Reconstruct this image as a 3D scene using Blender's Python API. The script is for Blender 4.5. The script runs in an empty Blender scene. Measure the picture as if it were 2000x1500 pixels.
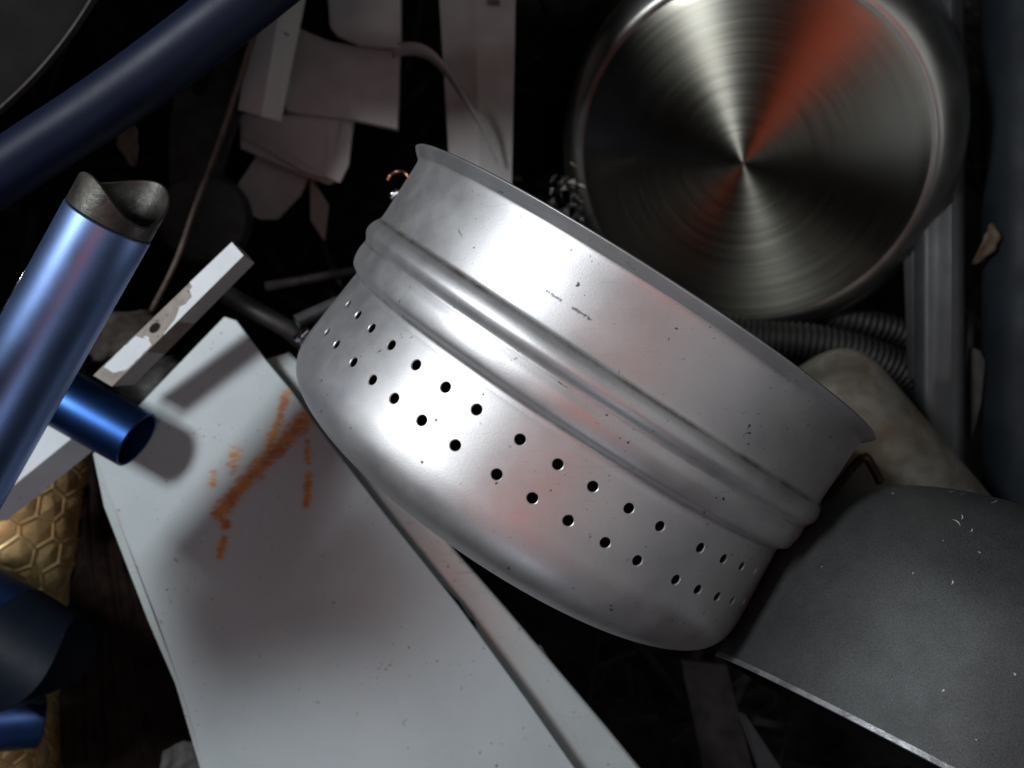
import bpy, math, random
import numpy as np
from mathutils import Vector, Matrix, noise
from mathutils.geometry import delaunay_2d_cdt
random.seed(7)
rad = math.radians
scene = bpy.context.scene
COL = scene.collection
CAMZ = 0.40

# ------------------------------------------------------------------ camera
cam = bpy.data.cameras.new('camera')
cam.lens = 28.8; cam.sensor_width = 36; cam.clip_start = .01; cam.clip_end = 50
cam.dof.use_dof = True; cam.dof.focus_distance = 0.30; cam.dof.aperture_fstop = 9.5
camo = bpy.data.objects.new('camera', cam); COL.objects.link(camo)
camo.location = (0, 0, CAMZ)
scene.camera = camo
# ------------------------------------------------------------------ world and lamps
world = bpy.data.worlds.new('World'); scene.world = world; world.use_nodes = True
bg = world.node_tree.nodes['Background']
bg.inputs[0].default_value = (.62, .66, .72, 1); bg.inputs[1].default_value = .012

def area(name, loc, target, sx, sy, power, color):
    l = bpy.data.lights.new(name, 'AREA'); l.shape = 'RECTANGLE'; l.size = sx; l.size_y = sy
    l.energy = power; l.color = color
    o = bpy.data.objects.new(name, l); COL.objects.link(o); o.location = loc
    o.rotation_euler = (Vector(target) - Vector(loc)).to_track_quat('-Z', 'Y').to_euler()
    return o
area('window_light', (-.56, .31, .68), (0, 0, -.03), .22, .10, 6.0, (.93, .97, 1.0))
area('panel_fill_light', (-.22, -.80, .80), (-.12, -.18, -.05),   .35, .25, .7, (.78, .88, 1.0))  # added fill lamp that brightens the lower end of the panel
area('room_light', (.60, .0, .95), (.1, -.03, 0), 1.1, .95, 1.5, (.98, .99, 1.0))
area('red_shirt_glow', (-.06, -.17, .80), (0, 0, 0), .17, .20, .29, (1.0, .14, .05))

scene.view_settings.view_transform = 'Standard'
scene.view_settings.look = 'None'
scene.view_settings.exposure = 0; scene.view_settings.gamma = 1

# ------------------------------------------------------------------ helpers
def W(x, y, z):
    s = (CAMZ - z) * .000625
    return Vector(((x - 1000) * s, (750 - y) * s, z))
def px(z): return (CAMZ - z) * .000625

def meshobj(name, verts, faces, mat=None, parent=None, smooth=True, sharp=None, normals=None):
    me = bpy.data.meshes.new(name)
    me.from_pydata([tuple(v) for v in verts], [], [tuple(f) for f in faces]); me.update()
    if smooth: me.polygons.foreach_set('use_smooth', [True] * len(me.polygons))
    if mat: me.materials.append(mat)
    if sharp: me.set_sharp_from_angle(angle=rad(sharp))
    if normals is not None: me.normals_split_custom_set_from_vertices([tuple(n) for n in normals])
    o = bpy.data.objects.new(name, me); COL.objects.link(o)
    if parent:
        o.parent = parent
        o.matrix_parent_inverse = Matrix.Translation(-parent.location) if parent.type == 'EMPTY' else Matrix()
    return o

def tag(o, label, cat, group=None, kind=None):
    if label: o['label'] = label
    if cat: o['category'] = cat
    if group: o['group'] = group
    if kind: o['kind'] = kind
    return o
def thing(name, loc, label, cat, group=None):
    o = bpy.data.objects.new(name, None); COL.objects.link(o); o.location = loc
    o.empty_display_size = .01
    return tag(o, label, cat, group)

def bevel(o, w, seg=2):
    m = o.modifiers.new('bevel', 'BEVEL'); m.width = w; m.segments = seg; m.limit_method = 'ANGLE'; m.angle_limit = rad(35)
    return o

def frame(a):
    a = Vector(a).normalized(); z = Vector((0, 0, 1))
    if abs(a.z) > .98: z = Vector((0, 1, 0))
    n = (z - a * a.dot(z)).normalized()
    return a, n, n.cross(a)

def catmull(pts, n=8):
    pts = [Vector(p) for p in pts]; out = []
    P = [pts[0] * 2 - pts[1]] + pts + [pts[-1] * 2 - pts[-2]]
    for i in range(1, len(P) - 2):
        for k in range(n):
            t = k / n
            out.append(.5 * ((2 * P[i]) + (P[i+1] - P[i-1]) * t + (2*P[i-1] - 5*P[i] + 4*P[i+1] - P[i+2]) * t*t + (3*P[i] - P[i-1] - 3*P[i+1] + P[i+2]) * t**3))
    out.append(pts[-1]); return out

def lathe(name, prof, C, a, mat, parent=None, seg=128, sharp=40, wob=0):
    """prof: (s, r) list; closed at r==0 ends"""
    a, n, t = frame(a); C = Vector(C); V = []; F = []
    for (s, r) in prof:
        for k in range(seg):
            ph = 2*math.pi*k/seg
            rr = r * (1 + wob*math.sin(2*ph + .6))
            V.append(C + a*s + (n*math.cos(ph) + t*math.sin(ph))*rr)
    for i in range(len(prof)-1):
        for k in range(seg):
            k2 = (k+1) % seg
            F.append((i*seg+k, i*seg+k2, (i+1)*seg+k2, (i+1)*seg+k))
    return meshobj(name, V, F, mat, parent, True, sharp)

def sweep(path, rf, seg=24, cap=True):
    """tube along path, rf(i/(n-1), phi)->radius ; returns V,F"""
    path = [Vector(p) for p in path]; n = len(path); V = []; F = []
    up = None
    for i, p in enumerate(path):
        d = (path[min(i+1, n-1)] - path[max(i-1, 0)]).normalized()
        if up is None: _, up, _ = frame(d)
        up = (up - d*up.dot(d)).normalized(); side = up.cross(d)
        for k in range(seg):
            ph = 2*math.pi*k/seg
            V.append(p + (up*math.cos(ph) + side*math.sin(ph))*rf(i/(n-1), ph))
    for i in range(n-1):
        for k in range(seg):
            k2 = (k+1) % seg; F.append((i*seg+k, i*seg+k2, (i+1)*seg+k2, (i+1)*seg+k))
    if cap:
        F.append(tuple(range(seg-1, -1, -1))); F.append(tuple((n-1)*seg+k for k in range(seg)))
    return V, F

def prism(name, pts, th, mat, parent=None, bev=.0004, down=None, sharp=30):
    """polygon of world points extruded away from the camera side"""
    pts = [Vector(p) for p in pts]; n = Vector((0, 0, 0))
    for i in range(len(pts)):
        p, q = pts[i], pts[(i+1) % len(pts)]; n += p.cross(q)
    n.normalize()
    if n.z < 0: n = -n; pts = pts[::-1]
    d = Vector(down).normalized()*th if down else -n*th
    k = len(pts); V = pts + [p + d for p in pts]
    F = [tuple(range(k)), tuple(range(2*k-1, k-1, -1))] + [(i, i+k, (i+1) % k + k, (i+1) % k) for i in range(k)]
    o = meshobj(name, V, F, mat, parent, False)
    if bev: bevel(o, bev)
    return o

def hollow(name, C, a, L, R, th, mat, parent=None, cope0=None, cope1=None, seg=96, n=2):
    """hollow tube from C along a, length L; cope0/1(phi) -> extra end length"""
    a, nn, t = frame(a); C = Vector(C); V = []; F = []
    def ring(sf, r):
        for k in range(seg):
            ph = 2*math.pi*k/seg; V.append(C + a*sf(ph) + (nn*math.cos(ph)+t*math.sin(ph))*r)
    c0 = cope0 or (lambda p: 0); c1 = cope1 or (lambda p: 0); b = th*.3
    sec = [(lambda p: c0(p), R-th+b), (lambda p: c0(p), R-b), (lambda p: c0(p)+b, R)]
    for j in range(1, n+1): sec.append((lambda p, j=j: (c0(p)+b)*(1-j/(n+1)) + (L+c1(p)-b)*j/(n+1), R))
    sec += [(lambda p: L+c1(p)-b, R), (lambda p: L+c1(p), R-b), (lambda p: L+c1(p), R-th+b), (lambda p: L+c1(p)-b, R-th), (lambda p: c0(p)+b, R-th)]
    for s, r in sec: ring(s, r)
    m = len(sec)
    for i in range(m):
        i2 = (i+1) % m
        for k in range(seg):
            k2 = (k+1) % seg; F.append((i*seg+k, i*seg+k2, i2*seg+k2, i2*seg+k))
    return meshobj(name, V, F, mat, parent, True, 35)

# ------------------------------------------------------------------ materials
def node(nt, t, **kw):
    n = nt.nodes.new(t)
    for k, v in kw.items():
        if k.startswith('i_'):
            key = k[2:].replace('_', ' ')
            n.inputs[int(key) if key.isdigit() else key].default_value = v
        else: setattr(n, k, v)
    return n
def math_(nt, op, a, b=None, clamp=False):
    n = nt.nodes.new('ShaderNodeMath'); n.operation = op; n.use_clamp = clamp
    for i, v in enumerate((a, b)):
        if v is None: continue
        if isinstance(v, (int, float)): n.inputs[i].default_value = v
        else: nt.links.new(v, n.inputs[i])
    return n.outputs[0]
def ramp(nt, fac, lo, hi):
    n = nt.nodes.new('ShaderNodeMapRange'); n.inputs[1].default_value = lo; n.inputs[2].default_value = hi
    nt.links.new(fac, n.inputs[0]); return n.outputs[0]
def mixc(nt, fac, a, b):
    n = nt.nodes.new('ShaderNodeMix'); n.data_type = 'RGBA'
    if isinstance(fac, (int, float)): n.inputs[0].default_value = fac
    else: nt.links.new(fac, n.inputs[0])
    for i, v in ((6, a), (7, b)):
        if isinstance(v, tuple): n.inputs[i].default_value = (*v, 1)
        else: nt.links.new(v, n.inputs[i])
    return n.outputs[2]
def noise_(nt, coord, scale, detail=4, rough=.55, dist=0):
    n = node(nt, 'ShaderNodeTexNoise'); n.inputs['Scale'].default_value = scale; n.inputs['Detail'].default_value = detail
    n.inputs['Roughness'].default_value = rough; n.inputs['Distortion'].default_value = dist
    nt.links.new(coord, n.inputs['Vector']); return n.outputs['Fac']

def surf(name, c1, c2, scale=40, metal=0.0, rough=(.4, .6), bump=.2, bscale=900, specks=0, speckc=(.02, .02, .02),
         grain=0, grime=None, grimeamt=.5, stretch=None, spec=.5, scratch=0):
    m = bpy.data.materials.new(name); m.use_nodes = True; nt = m.node_tree
    bs = nt.nodes['Principled BSDF']; L = nt.links
    tc = node(nt, 'ShaderNodeTexCoord'); co = tc.outputs['Object']
    if stretch:
        mp = node(nt, 'ShaderNodeMapping'); mp.inputs['Rotation'].default_value = stretch[0]; mp.inputs['Scale'].default_value = stretch[1]
        L.new(co, mp.inputs[0]); cs = mp.outputs[0]
    else: cs = co
    f = noise_(nt, cs, scale, 6, .6)
    col = mixc(nt, ramp(nt, f, .35, .65), c1, c2)
    r = ramp(nt, noise_(nt, cs, scale*2.3, 5, .6), .3, .7)
    mr = node(nt, 'ShaderNodeMapRange'); L.new(r, mr.inputs[0]); mr.inputs[3].default_value = rough[0]; mr.inputs[4].default_value = rough[1]
    if grime:
        g = ramp(nt, noise_(nt, co, scale*.6, 8, .65, .6), .52, .72)
        g = math_(nt, 'MULTIPLY', g, grimeamt); col = mixc(nt, g, col, grime)
    if grain:
        gn = noise_(nt, co, 2600, 2, .5)
        gm = node(nt, 'ShaderNodeMapRange'); L.new(gn, gm.inputs[0]); gm.inputs[1].default_value = .3; gm.inputs[2].default_value = .7
        gm.inputs[3].default_value = 1-grain; gm.inputs[4].default_value = 1+grain
        vm = node(nt, 'ShaderNodeVectorMath', operation='SCALE'); L.new(col, vm.inputs[0]); L.new(gm.outputs[0], vm.inputs[3]); col = vm.outputs[0]
    if specks:
        s1 = noise_(nt, co, 420, 2, .5); s2 = noise_(nt, co, 55, 2, .5)
        s = math_(nt, 'MULTIPLY', ramp(nt, s1, .74-specks*.05, .78-specks*.05), ramp(nt, s2, .45, .6), True)
        col = mixc(nt, s, col, speckc)
    if scratch:
        tot = None
        for ang, sc in ((.5, 1.0), (-.35, 1.4), (1.3, 1.2), (-1.0, .8)):
            mp = node(nt, 'ShaderNodeMapping'); mp.inputs['Rotation'].default_value = (0, 0, ang); mp.inputs['Scale'].default_value = (14*sc, 900*sc, 14*sc)
            L.new(co, mp.inputs[0]); n1 = noise_(nt, mp.outputs[0], 1, 1, .4); n2 = noise_(nt, co, 70*sc, 2, .5)
            k = math_(nt, 'MULTIPLY', ramp(nt, n1, .70, .76), ramp(nt, n2, .52, .62), True)
            tot = k if tot is None else math_(nt, 'MAXIMUM', tot, k)
        tot = math_(nt, 'MULTIPLY', tot, scratch)
        col = mixc(nt, tot, col, speckc)
    L.new(col, bs.inputs['Base Color']); L.new(mr.outputs[0], bs.inputs['Roughness'])
    bs.inputs['Metallic'].default_value = metal; bs.inputs['Specular IOR Level'].default_value = spec
    if bump:
        b = node(nt, 'ShaderNodeBump'); b.inputs['Strength'].default_value = bump; b.inputs['Distance'].default_value = .0004
        L.new(noise_(nt, cs, bscale, 4, .6), b.inputs['Height']); L.new(b.outputs[0], bs.inputs['Normal'])
    m['col'] = 1
    return m

M = {}
M['alu'] = surf('worn_aluminium', (.53, .535, .55), (.59, .59, .60), 30, .90, (.44, .54), .08, 1300, 1, (.10, .10, .11), .06, (.47, .45, .42), .4, scratch=.12)
M['potinside'] = surf('shade_dark_pot_inside', (.010, .010, .010), (.02, .019, .018), 60, .2, (.6, .8), .1, 600, spec=.1)  # aluminium coloured dark to stand in for the unlit inside
M['enamel'] = surf('white_enamel', (.40, .455, .46), (.46, .515, .52), 14, 0, (.22, .32), .06, 700, 1.2, (.08, .07, .06), .05, (.50, .50, .48), .25, scratch=.35)
M['blue'] = surf('blue_anodised', (.22, .34, .66), (.25, .37, .70), 20, 1.0, (.36, .42), .05, 1500, 0, grain=.05)
M['navy'] = surf('dark_blue_anodised', (.004, .007, .021), (.005, .009, .027), 20, .1, (.45, .55), .05, 1500, 0, grain=.05, spec=.22)
M['grip'] = surf('dark_blue_sleeve', (.003, .006, .012), (.005, .009, .017), 30, 0, (.5, .6), .1, 900, spec=.15)
M['collar'] = surf('weld_burnt_steel', (.030, .030, .028), (.075, .070, .062), 90, .6, (.35, .6), .5, 500, grime=(.05, .035, .025), grimeamt=.7)
M['steel'] = surf('dark_steel', (.10, .105, .11), (.15, .155, .16), 40, .8, (.4, .6), .2, 600, grime=(.05, .04, .03))
M['chrome'] = surf('chrome', (.75, .75, .75), (.8, .8, .8), 40, 1, (.12, .2), .05, 600)
M['paintwood'] = surf('worn_white_paint', (.66, .70, .74), (.72, .76, .80), 60, 0, (.5, .6), .3, 800, 1, (.2, .17, .15), .05)
M['bare'] = surf('bare_grey_wood', (.26, .23, .20), (.36, .33, .29), 130, 0, (.7, .8), .6, 700, 2, (.10, .08, .06), .12)
M['bareside'] = surf('grey_primer', (.28, .27, .26), (.34, .33, .31), 90, 0, (.6, .7), .3, 700, 1, (.15, .12, .10), .06)
M['brownside'] = surf('brown_stain', (.12, .085, .07), (.17, .13, .11), 150, 0, (.6, .7), .3, 700)
M['card'] = surf('shaded_foam_card', (.34, .31, .305), (.43, .395, .39), 24, 0, (.7, .8), .25, 900, 0, grain=.06, grime=(.34, .30, .28), grimeamt=.5)  # white card with the low light of the heap put into its colour
M['cardlight'] = surf('lit_foam_card', (.74, .70, .68), (.80, .76, .75), 24, 0, (.7, .8), .25, 900, 0, grain=.06)  # lighter copy of the card, the lit look of the strip put into colour
M['rust'] = surf('rusty_rod', (.08, .05, .04), (.15, .11, .09), 160, .2, (.55, .75), .6, 600)
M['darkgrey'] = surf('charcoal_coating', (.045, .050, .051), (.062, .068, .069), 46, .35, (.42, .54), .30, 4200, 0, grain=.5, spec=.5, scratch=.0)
M['bluegrey'] = surf('blue_grey_metal', (.010, .013, .018), (.018, .023, .029), 16, .1, (.5, .65), .15, 700, grain=.08, spec=.2)
M['ribgrey'] = surf('grey_plastic', (.026, .028, .030), (.042, .045, .048), 22, .15, (.38, .5), .12, 700, grain=.05)
M['tan'] = surf('dirty_cast_aluminium', (.15, .135, .11), (.27, .255, .22), 55, .45, (.45, .65), .3, 500, 0, grain=.06, grime=(.16, .10, .05), grimeamt=.75)
M['black'] = surf('hole_shade_black', (.006, .006, .006), (.01, .01, .01), 60, 0, (.5, .7), .3, 500, spec=.1)  # flat black painted as the unlit insides of the holes and slit
M['hose'] = surf('dark_hose', (.005, .0045, .0045), (.012, .010, .0095), 120, 0, (.55, .7), .3, 800)
M['brass'] = surf('brass', (.62, .42, .18), (.78, .57, .28), 60, .62, (.30, .48), .3, 900, 1, (.10, .05, .02), .06, (.20, .09, .04), .5)
M['leaf'] = surf('dry_leaf', (.07, .045, .03), (.13, .09, .065), 130, 0, (.7, .8), .4, 700)
M['copper'] = surf('copper', (.45, .20, .10), (.52, .26, .14), 130, .9, (.3, .4), .2, 700)
M['bracket'] = surf('brown_bracket', (.045, .025, .02), (.08, .045, .03), 130, .4, (.45, .6), .4, 600)
M['soil'] = surf('dark_soil', (.008, .007, .006), (.020, .017, .015), 50, 0, (.8, .95), .8, 120, spec=.1)
M['foil'] = surf('foil', (.55, .54, .52), (.7, .7, .7), 90, 1, (.2, .4), .4, 300)
M['junk'] = surf('dark_scrap', (.008, .007, .0065), (.024, .021, .019), 60, 0, (.5, .7), .4, 400, spec=.15)
M['cloth'] = surf('grey_cloth', (.045, .045, .043), (.08, .08, .075), 200, 0, (.85, .95), .8, 1500)
M['foamgrey'] = surf('dull_translucent_plastic', (.010, .011, .012), (.018, .019, .021), 60, 0, (.5, .6), .3, 500)
M['leaf2'] = surf('dark_leather', (.03, .023, .02), (.06, .05, .042), 130, 0, (.6, .8), .5, 500, spec=.2)
M['dimgrey'] = surf('dull_grey_metal', (.035, .037, .036), (.065, .064, .060), 60, .2, (.5, .65), .4, 400, grime=(.03, .022, .016), grimeamt=.7, spec=.3)
M['ink'] = surf('black_ink', (.03, .03, .035), (.05, .05, .05), 60, 0, (.6, .7), 0)

# wood with long grooves
M['wood'] = surf('dark_weathered_wood', (.004, .0025, .002), (.014, .008, .006), 90, 0, (.6, .8), .5, 500, spec=.06)

# brushed pan base: grooves run round, so the slopes spread radially
def brushed(center, axis):
    m = bpy.data.materials.new('turned_stainless_steel'); m.use_nodes = True; nt = m.node_tree; L = nt.links
    bs = nt.nodes['Principled BSDF']; bs.inputs['Metallic'].default_value = 1
    bs.inputs['Roughness'].default_value = .34; bs.inputs['Anisotropic'].default_value = .89
    g = node(nt, 'ShaderNodeNewGeometry')
    sub = node(nt, 'ShaderNodeVectorMath', operation='SUBTRACT'); L.new(g.outputs['Position'], sub.inputs[0]); sub.inputs[1].default_value = center
    ln = node(nt, 'ShaderNodeVectorMath', operation='LENGTH'); L.new(sub.outputs[0], ln.inputs[0])
    nrm = node(nt, 'ShaderNodeVectorMath', operation='NORMALIZE'); L.new(sub.outputs[0], nrm.inputs[0])
    L.new(nrm.outputs[0], bs.inputs['Tangent'])
    rv = node(nt, 'ShaderNodeCombineXYZ'); L.new(math_(nt, 'MULTIPLY', ln.outputs['Value'], 1.0), rv.inputs[0])
    # rings broken up a little along the angle
    add = node(nt, 'ShaderNodeVectorMath', operation='SCALE'); L.new(nrm.outputs[0], add.inputs[0]); add.inputs[3].default_value = .0012
    ad2 = node(nt, 'ShaderNodeVectorMath', operation='ADD'); L.new(rv.outputs[0], ad2.inputs[0]); L.new(add.outputs[0], ad2.inputs[1])
    n1 = noise_(nt, ad2.outputs[0], 900, 3, .7); n2 = noise_(nt, ad2.outputs[0], 260, 2, .6); n3 = noise_(nt, g.outputs['Position'], 18, 4, .6)
    v = math_(nt, 'ADD', math_(nt, 'MULTIPLY', n1, .88), math_(nt, 'MULTIPLY', n2, .12))
    c = mixc(nt, ramp(nt, v, .35, .65), (.30, .29, .25), (.36, .348, .30))
    c = mixc(nt, math_(nt, 'MULTIPLY', ramp(nt, n3, .45, .65), .35), c, (.27, .25, .20))
    L.new(c, bs.inputs['Base Color'])
    mr = node(nt, 'ShaderNodeMapRange'); L.new(v, mr.inputs[0]); mr.inputs[1].default_value = .35; mr.inputs[2].default_value = .65
    mr.inputs[3].default_value = .29; mr.inputs[4].default_value = .37; L.new(mr.outputs[0], bs.inputs['Roughness'])
    b = node(nt, 'ShaderNodeBump'); b.inputs['Strength'].default_value = .07; b.inputs['Distance'].default_value = .0002
    L.new(n1, b.inputs['Height']); L.new(b.outputs[0], bs.inputs['Normal'])
    return m

# rust streaks on the enamel panel: capsules between points, broken by noise
def add_rust(m, streaks):
    nt = m.node_tree; L = nt.links; bs = nt.nodes['Principled BSDF']
    base = bs.inputs['Base Color'].links[0].from_socket
    g = node(nt, 'ShaderNodeNewGeometry'); pos = g.outputs['Position']
    tot = None
    mp = node(nt, 'ShaderNodeMapping'); mp.inputs['Rotation'].default_value = (0, 0, rad(-50)); mp.inputs['Scale'].default_value = (.35, 1.5, 1); L.new(pos, mp.inputs[0])
    nz = noise_(nt, mp.outputs[0], 340, 9, .75, .2); nz2 = noise_(nt, pos, 90, 4, .6)
    for (p, q, w, k) in streaks:
        d = q - p; Ln = d.length; d = d.normalized()
        sub = node(nt, 'ShaderNodeVectorMath', operation='SUBTRACT'); L.new(pos, sub.inputs[0]); sub.inputs[1].default_value = p
        dt = node(nt, 'ShaderNodeVectorMath', operation='DOT_PRODUCT'); L.new(sub.outputs[0], dt.inputs[0]); dt.inputs[1].default_value = d
        h = math_(nt, 'MINIMUM', math_(nt, 'MAXIMUM', dt.outputs['Value'], 0.0), Ln)
        sc = node(nt, 'ShaderNodeVectorMath', operation='SCALE'); sc.inputs[0].default_value = d; L.new(h, sc.inputs[3])
        df = node(nt, 'ShaderNodeVectorMath', operation='SUBTRACT'); L.new(sub.outputs[0], df.inputs[0]); L.new(sc.outputs[0], df.inputs[1])
        ln = node(nt, 'ShaderNodeVectorMath', operation='LENGTH'); L.new(df.outputs[0], ln.inputs[0])
        v = math_(nt, 'SUBTRACT', 1.0, math_(nt, 'DIVIDE', ln.outputs['Value'], w*1.35))
        v = math_(nt, 'MULTIPLY', v, k)
        tot = v if tot is None else math_(nt, 'MAXIMUM', tot, v)
    f = math_(nt, 'ADD', tot, math_(nt, 'MULTIPLY', math_(nt, 'SUBTRACT', nz, .5), 5.5))
    f = math_(nt, 'MULTIPLY', ramp(nt, f, .10, .95), ramp(nt, tot, .0, .2), True)
    rc = mixc(nt, ramp(nt, nz2, .4, .6), (.38, .10, .006), (.58, .25, .03))
    halo = mixc(nt, math_(nt, 'MULTIPLY', ramp(nt, tot, -.8, .8), .22, True), base, (.42, .27, .12)); c = mixc(nt, math_(nt, 'MULTIPLY', f, .88), halo, rc); L.new(c, bs.inputs['Base Color'])

# ================================================================== ground
def ground():
    n = 60; V = []; F = []
    for j in range(n+1):
        for i in range(n+1):
            x = -1.2 + 2.4*i/n; y = -1.2 + 2.4*j/n
            V.append((x, y, -.36 + .03*noise.noise(Vector((x*6, y*6, 0))) + .012*noise.noise(Vector((x*25, y*25, 3)))))
    for j in range(n):
        for i in range(n): F.append((j*(n+1)+i, j*(n+1)+i+1, (j+1)*(n+1)+i+1, (j+1)*(n+1)+i))
    o = meshobj('ground', V, F, M['soil']); tag(o, 'dark dirt floor under the scrap heap', 'ground', kind='structure')
ground()

def rubble():
    V = []; F = []
    rnd = random.Random(3)
    for k in range(900):
        x = rnd.uniform(-.55, .55); y = rnd.uniform(-.45, .45); z = -.33 + rnd.random()**2*.07
        l = rnd.uniform(.01, .06) if k % 3 else rnd.uniform(.05, .16); w = rnd.uniform(.002, .008); h = rnd.uniform(.001, .007)
        R = Matrix.Rotation(rnd.uniform(0, 6.3), 3, 'Z') @ Matrix.Rotation(rnd.uniform(-.5, .5), 3, 'Y') @ Matrix.Rotation(rnd.uniform(-1, 1), 3, 'X')
        b = len(V)
        for sx, sy, sz in ((-1,-1,-1),(1,-1,-1),(1,1,-1),(-1,1,-1),(-1,-1,1),(1,-1,1),(1,1,1),(-1,1,1)):
            V.append(Vector((x, y, z)) + R @ Vector((sx*l*rnd.uniform(.8, 1)/2, sy*w*rnd.uniform(.6, 1)/2, sz*h/2)))
        F += [tuple(b+i for i in f) for f in ((0,3,2,1),(4,5,6,7),(0,1,5,4),(1,2,6,5),(2,3,7,6),(3,0,4,7))]
    o = meshobj('scrap_debris', V, F, M['junk'], smooth=False)
    tag(o, 'loose dark bits of scrap filling the bottom of the heap', 'debris', kind='stuff')
rubble()

# ================================================================== perforated steamer
def steamer():
    az, el = rad(57.06), rad(5.28)
    a = Vector((math.cos(az)*math.cos(el), math.sin(az)*math.cos(el), math.sin(el)))
    a, n, t = frame(a); C = Vector((.05824, .03904, 0))
    root = thing('perforated_steamer', C - a*.12, 'dull aluminium steamer pot with two rows of round holes, lying on its side', 'steamer pot')
    ctrl = [(.0050, .1263), (.0046, .1262), (.0030, .1248), (.0012, .1229), (0, .1222), (-.003, .1220), (-.010, .1221), (-.020, .1223), (-.0285, .1225), (-.0309, .1229),
            (-.0325, .1239), (-.0350, .1251), (-.0378, .1256), (-.0400, .1250), (-.0420, .1238), (-.0432, .1234), (-.0448, .1236), (-.0480, .1240), (-.0520, .1236), (-.0548, .1226),
            (-.0566, .1203), (-.0577, .1193), (-.0595, .1192), (-.062, .1196), (-.070, .1205), (-.080, .1217), (-.088, .1226), (-.096, .1233), (-.104, .1223), (-.111, .1183), (-.1165, .110),
            (-.120, .100), (-.1225, .089), (-.1245, .070), (-.1252, .05), (-.1256, .02), (-.1256, 0.0001)]
    P = [(p.x, p.y) for p in catmull([(s, r, 0) for s, r in ctrl], 5)]
    N = []
    for i in range(len(P)):
        q, p = P[min(i+1, len(P)-1)], P[max(i-1, 0)]
        ds, dr = q[0]-p[0], q[1]-p[1]; l = math.hypot(ds, dr) or 1
        N.append((dr/l, -ds/l))      # outward normal (axial, radial)
    V = []; F = []; NN = []; inn = []
    def pt(s, r, ph): return C + a*s + (n*math.cos(ph) + t*math.sin(ph))*(r*(1+.004*math.sin(2*ph+1.0)))
    def nv(sn, rn, ph): return (a*sn + (n*math.cos(ph)+t*math.sin(ph))*rn).normalized()
    i0 = 23*5; i1 = 26*5; s0, s1 = P[i0][0], P[i1][0]; PHM = rad(75)
    seg = 240; th = .0011
    def grid(idx, phs, inner, closed):
        b = len(V); m = len(phs)
        for i in idx:
            (s, r), (sn, rn) = P[i], N[i]
            if inner: s, r = s - sn*th, max(r - rn*th, .00005); sn, rn = -sn, -rn
            for ph in phs: V.append(pt(s, r, ph)); NN.append(nv(sn, rn, ph))
        for i in range(len(idx)-1):
            for k in range(m if closed else m-1):
                k2 = (k+1) % m; f = (b+i*m+k, b+i*m+k2, b+(i+1)*m+k2, b+(i+1)*m+k)
                F.append(f if not inner else f[::-1])
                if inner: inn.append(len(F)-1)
    full = [2*math.pi*k/seg for k in range(seg)]
    back = [PHM + (2*math.pi - 2*PHM)*k/140 for k in range(141)]
    for inner in (False, True):
        grid(range(0, i0+1), full, inner, True)
        grid(range(i0, i1+1), back, inner, False)
        grid(range(i1, len(P)), full, inner, True)
    # lip edge
    b = len(V)
    for k in range(seg):
        ph = full[k]; (s, r), (sn, rn) = P[0], N[0]
        V.append(pt(s, r, ph)); V.append(pt(s+.0005, r-.0004, ph)); V.append(pt(s-sn*th, r-rn*th, ph))
        NN.append(nv(.6, .8, ph)); NN.append(nv(1, 0, ph)); NN.append(nv(.5, -.8, ph))
    for k in range(seg):
        k2 = (k+1) % seg
        for j in (0, 1): F.append((b+3*k+j, b+3*k+1+j, b+3*k2+1+j, b+3*k2+j))
    # perforated band by constrained triangulation
    ss = [P[i][0] for i in range(i0, i1+1)][::-1]; rr = [P[i][1] for i in range(i0, i1+1)][::-1]
    sN = [N[i][0] for i in range(i0, i1+1)][::-1]; rN = [N[i][1] for i in range(i0, i1+1)][::-1]
    R0 = .12; hr = .00195; hw = .00225
    A1 = [60, 52.5, 45.5, 38.0, 30.5, 23.0, 16.0, 7.0, -0.5, -7.5, -15.0, -22.0, -32.5, -40.0, -47.5, -55]
    A2 = [59.5, 52.0, 43.5, 36.5, 30.0, 23.0, 15.5, 7.0, 0.0, -7.0, -14.5, -21.5, -31.0, -37.5, -44.5, -51.5, -59]
    holes = [(rad(x), -.0685) for x in A1] + [(rad(x), -.0831) for x in A2]
    pts = []; edges = []; K = 28
    # boundary
    nb = 100; bp = []
    for k in range(nb): bp.append((R0*(-PHM + 2*PHM*k/nb), s1))
    for j in range(15): bp.append((R0*PHM, s1 + (s0-s1)*j/15))
    for k in range(nb): bp.append((R0*(PHM - 2*PHM*k/nb), s0))
    for j in range(15): bp.append((-R0*PHM, s0 + (s1-s0)*j/15))
    pts += bp; edges += [(i, (i+1) % len(bp)) for i in range(len(bp))]
    hidx = []
    for (ph, s) in holes:
        b0 = len(pts)
        for k in range(K): pts.append((R0*ph + hw*math.cos(2*math.pi*k/K), s + hw*math.sin(2*math.pi*k/K)))
        edges += [(b0+k, b0+(k+1) % K) for k in range(K)]; hidx.append(b0)
    for k in range(1, 130):
        for j in range(1, 14):
            x = -R0*PHM + 2*R0*PHM*k/130; s = s1 + (s0-s1)*j/14
            if min((x-R0*ph)**2 + (s-sh)**2 for ph, sh in holes) > (hw*1.25)**2: pts.append((x, s))
    vs, es, fs, ov, oe, of = delaunay_2d_cdt([Vector(p) for p in pts], edges, [], 0, 1e-7)
    vs = [tuple(v) for v in vs]
    def inhole(x, y): return any((x-R0*ph)**2 + (y-s)**2 < (hw*.97)**2 for ph, s in holes)
    ff = [f for f in fs if not inhole(sum(vs[i][0] for i in f)/len(f), sum(vs[i][1] for i in f)/len(f))]
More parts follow.
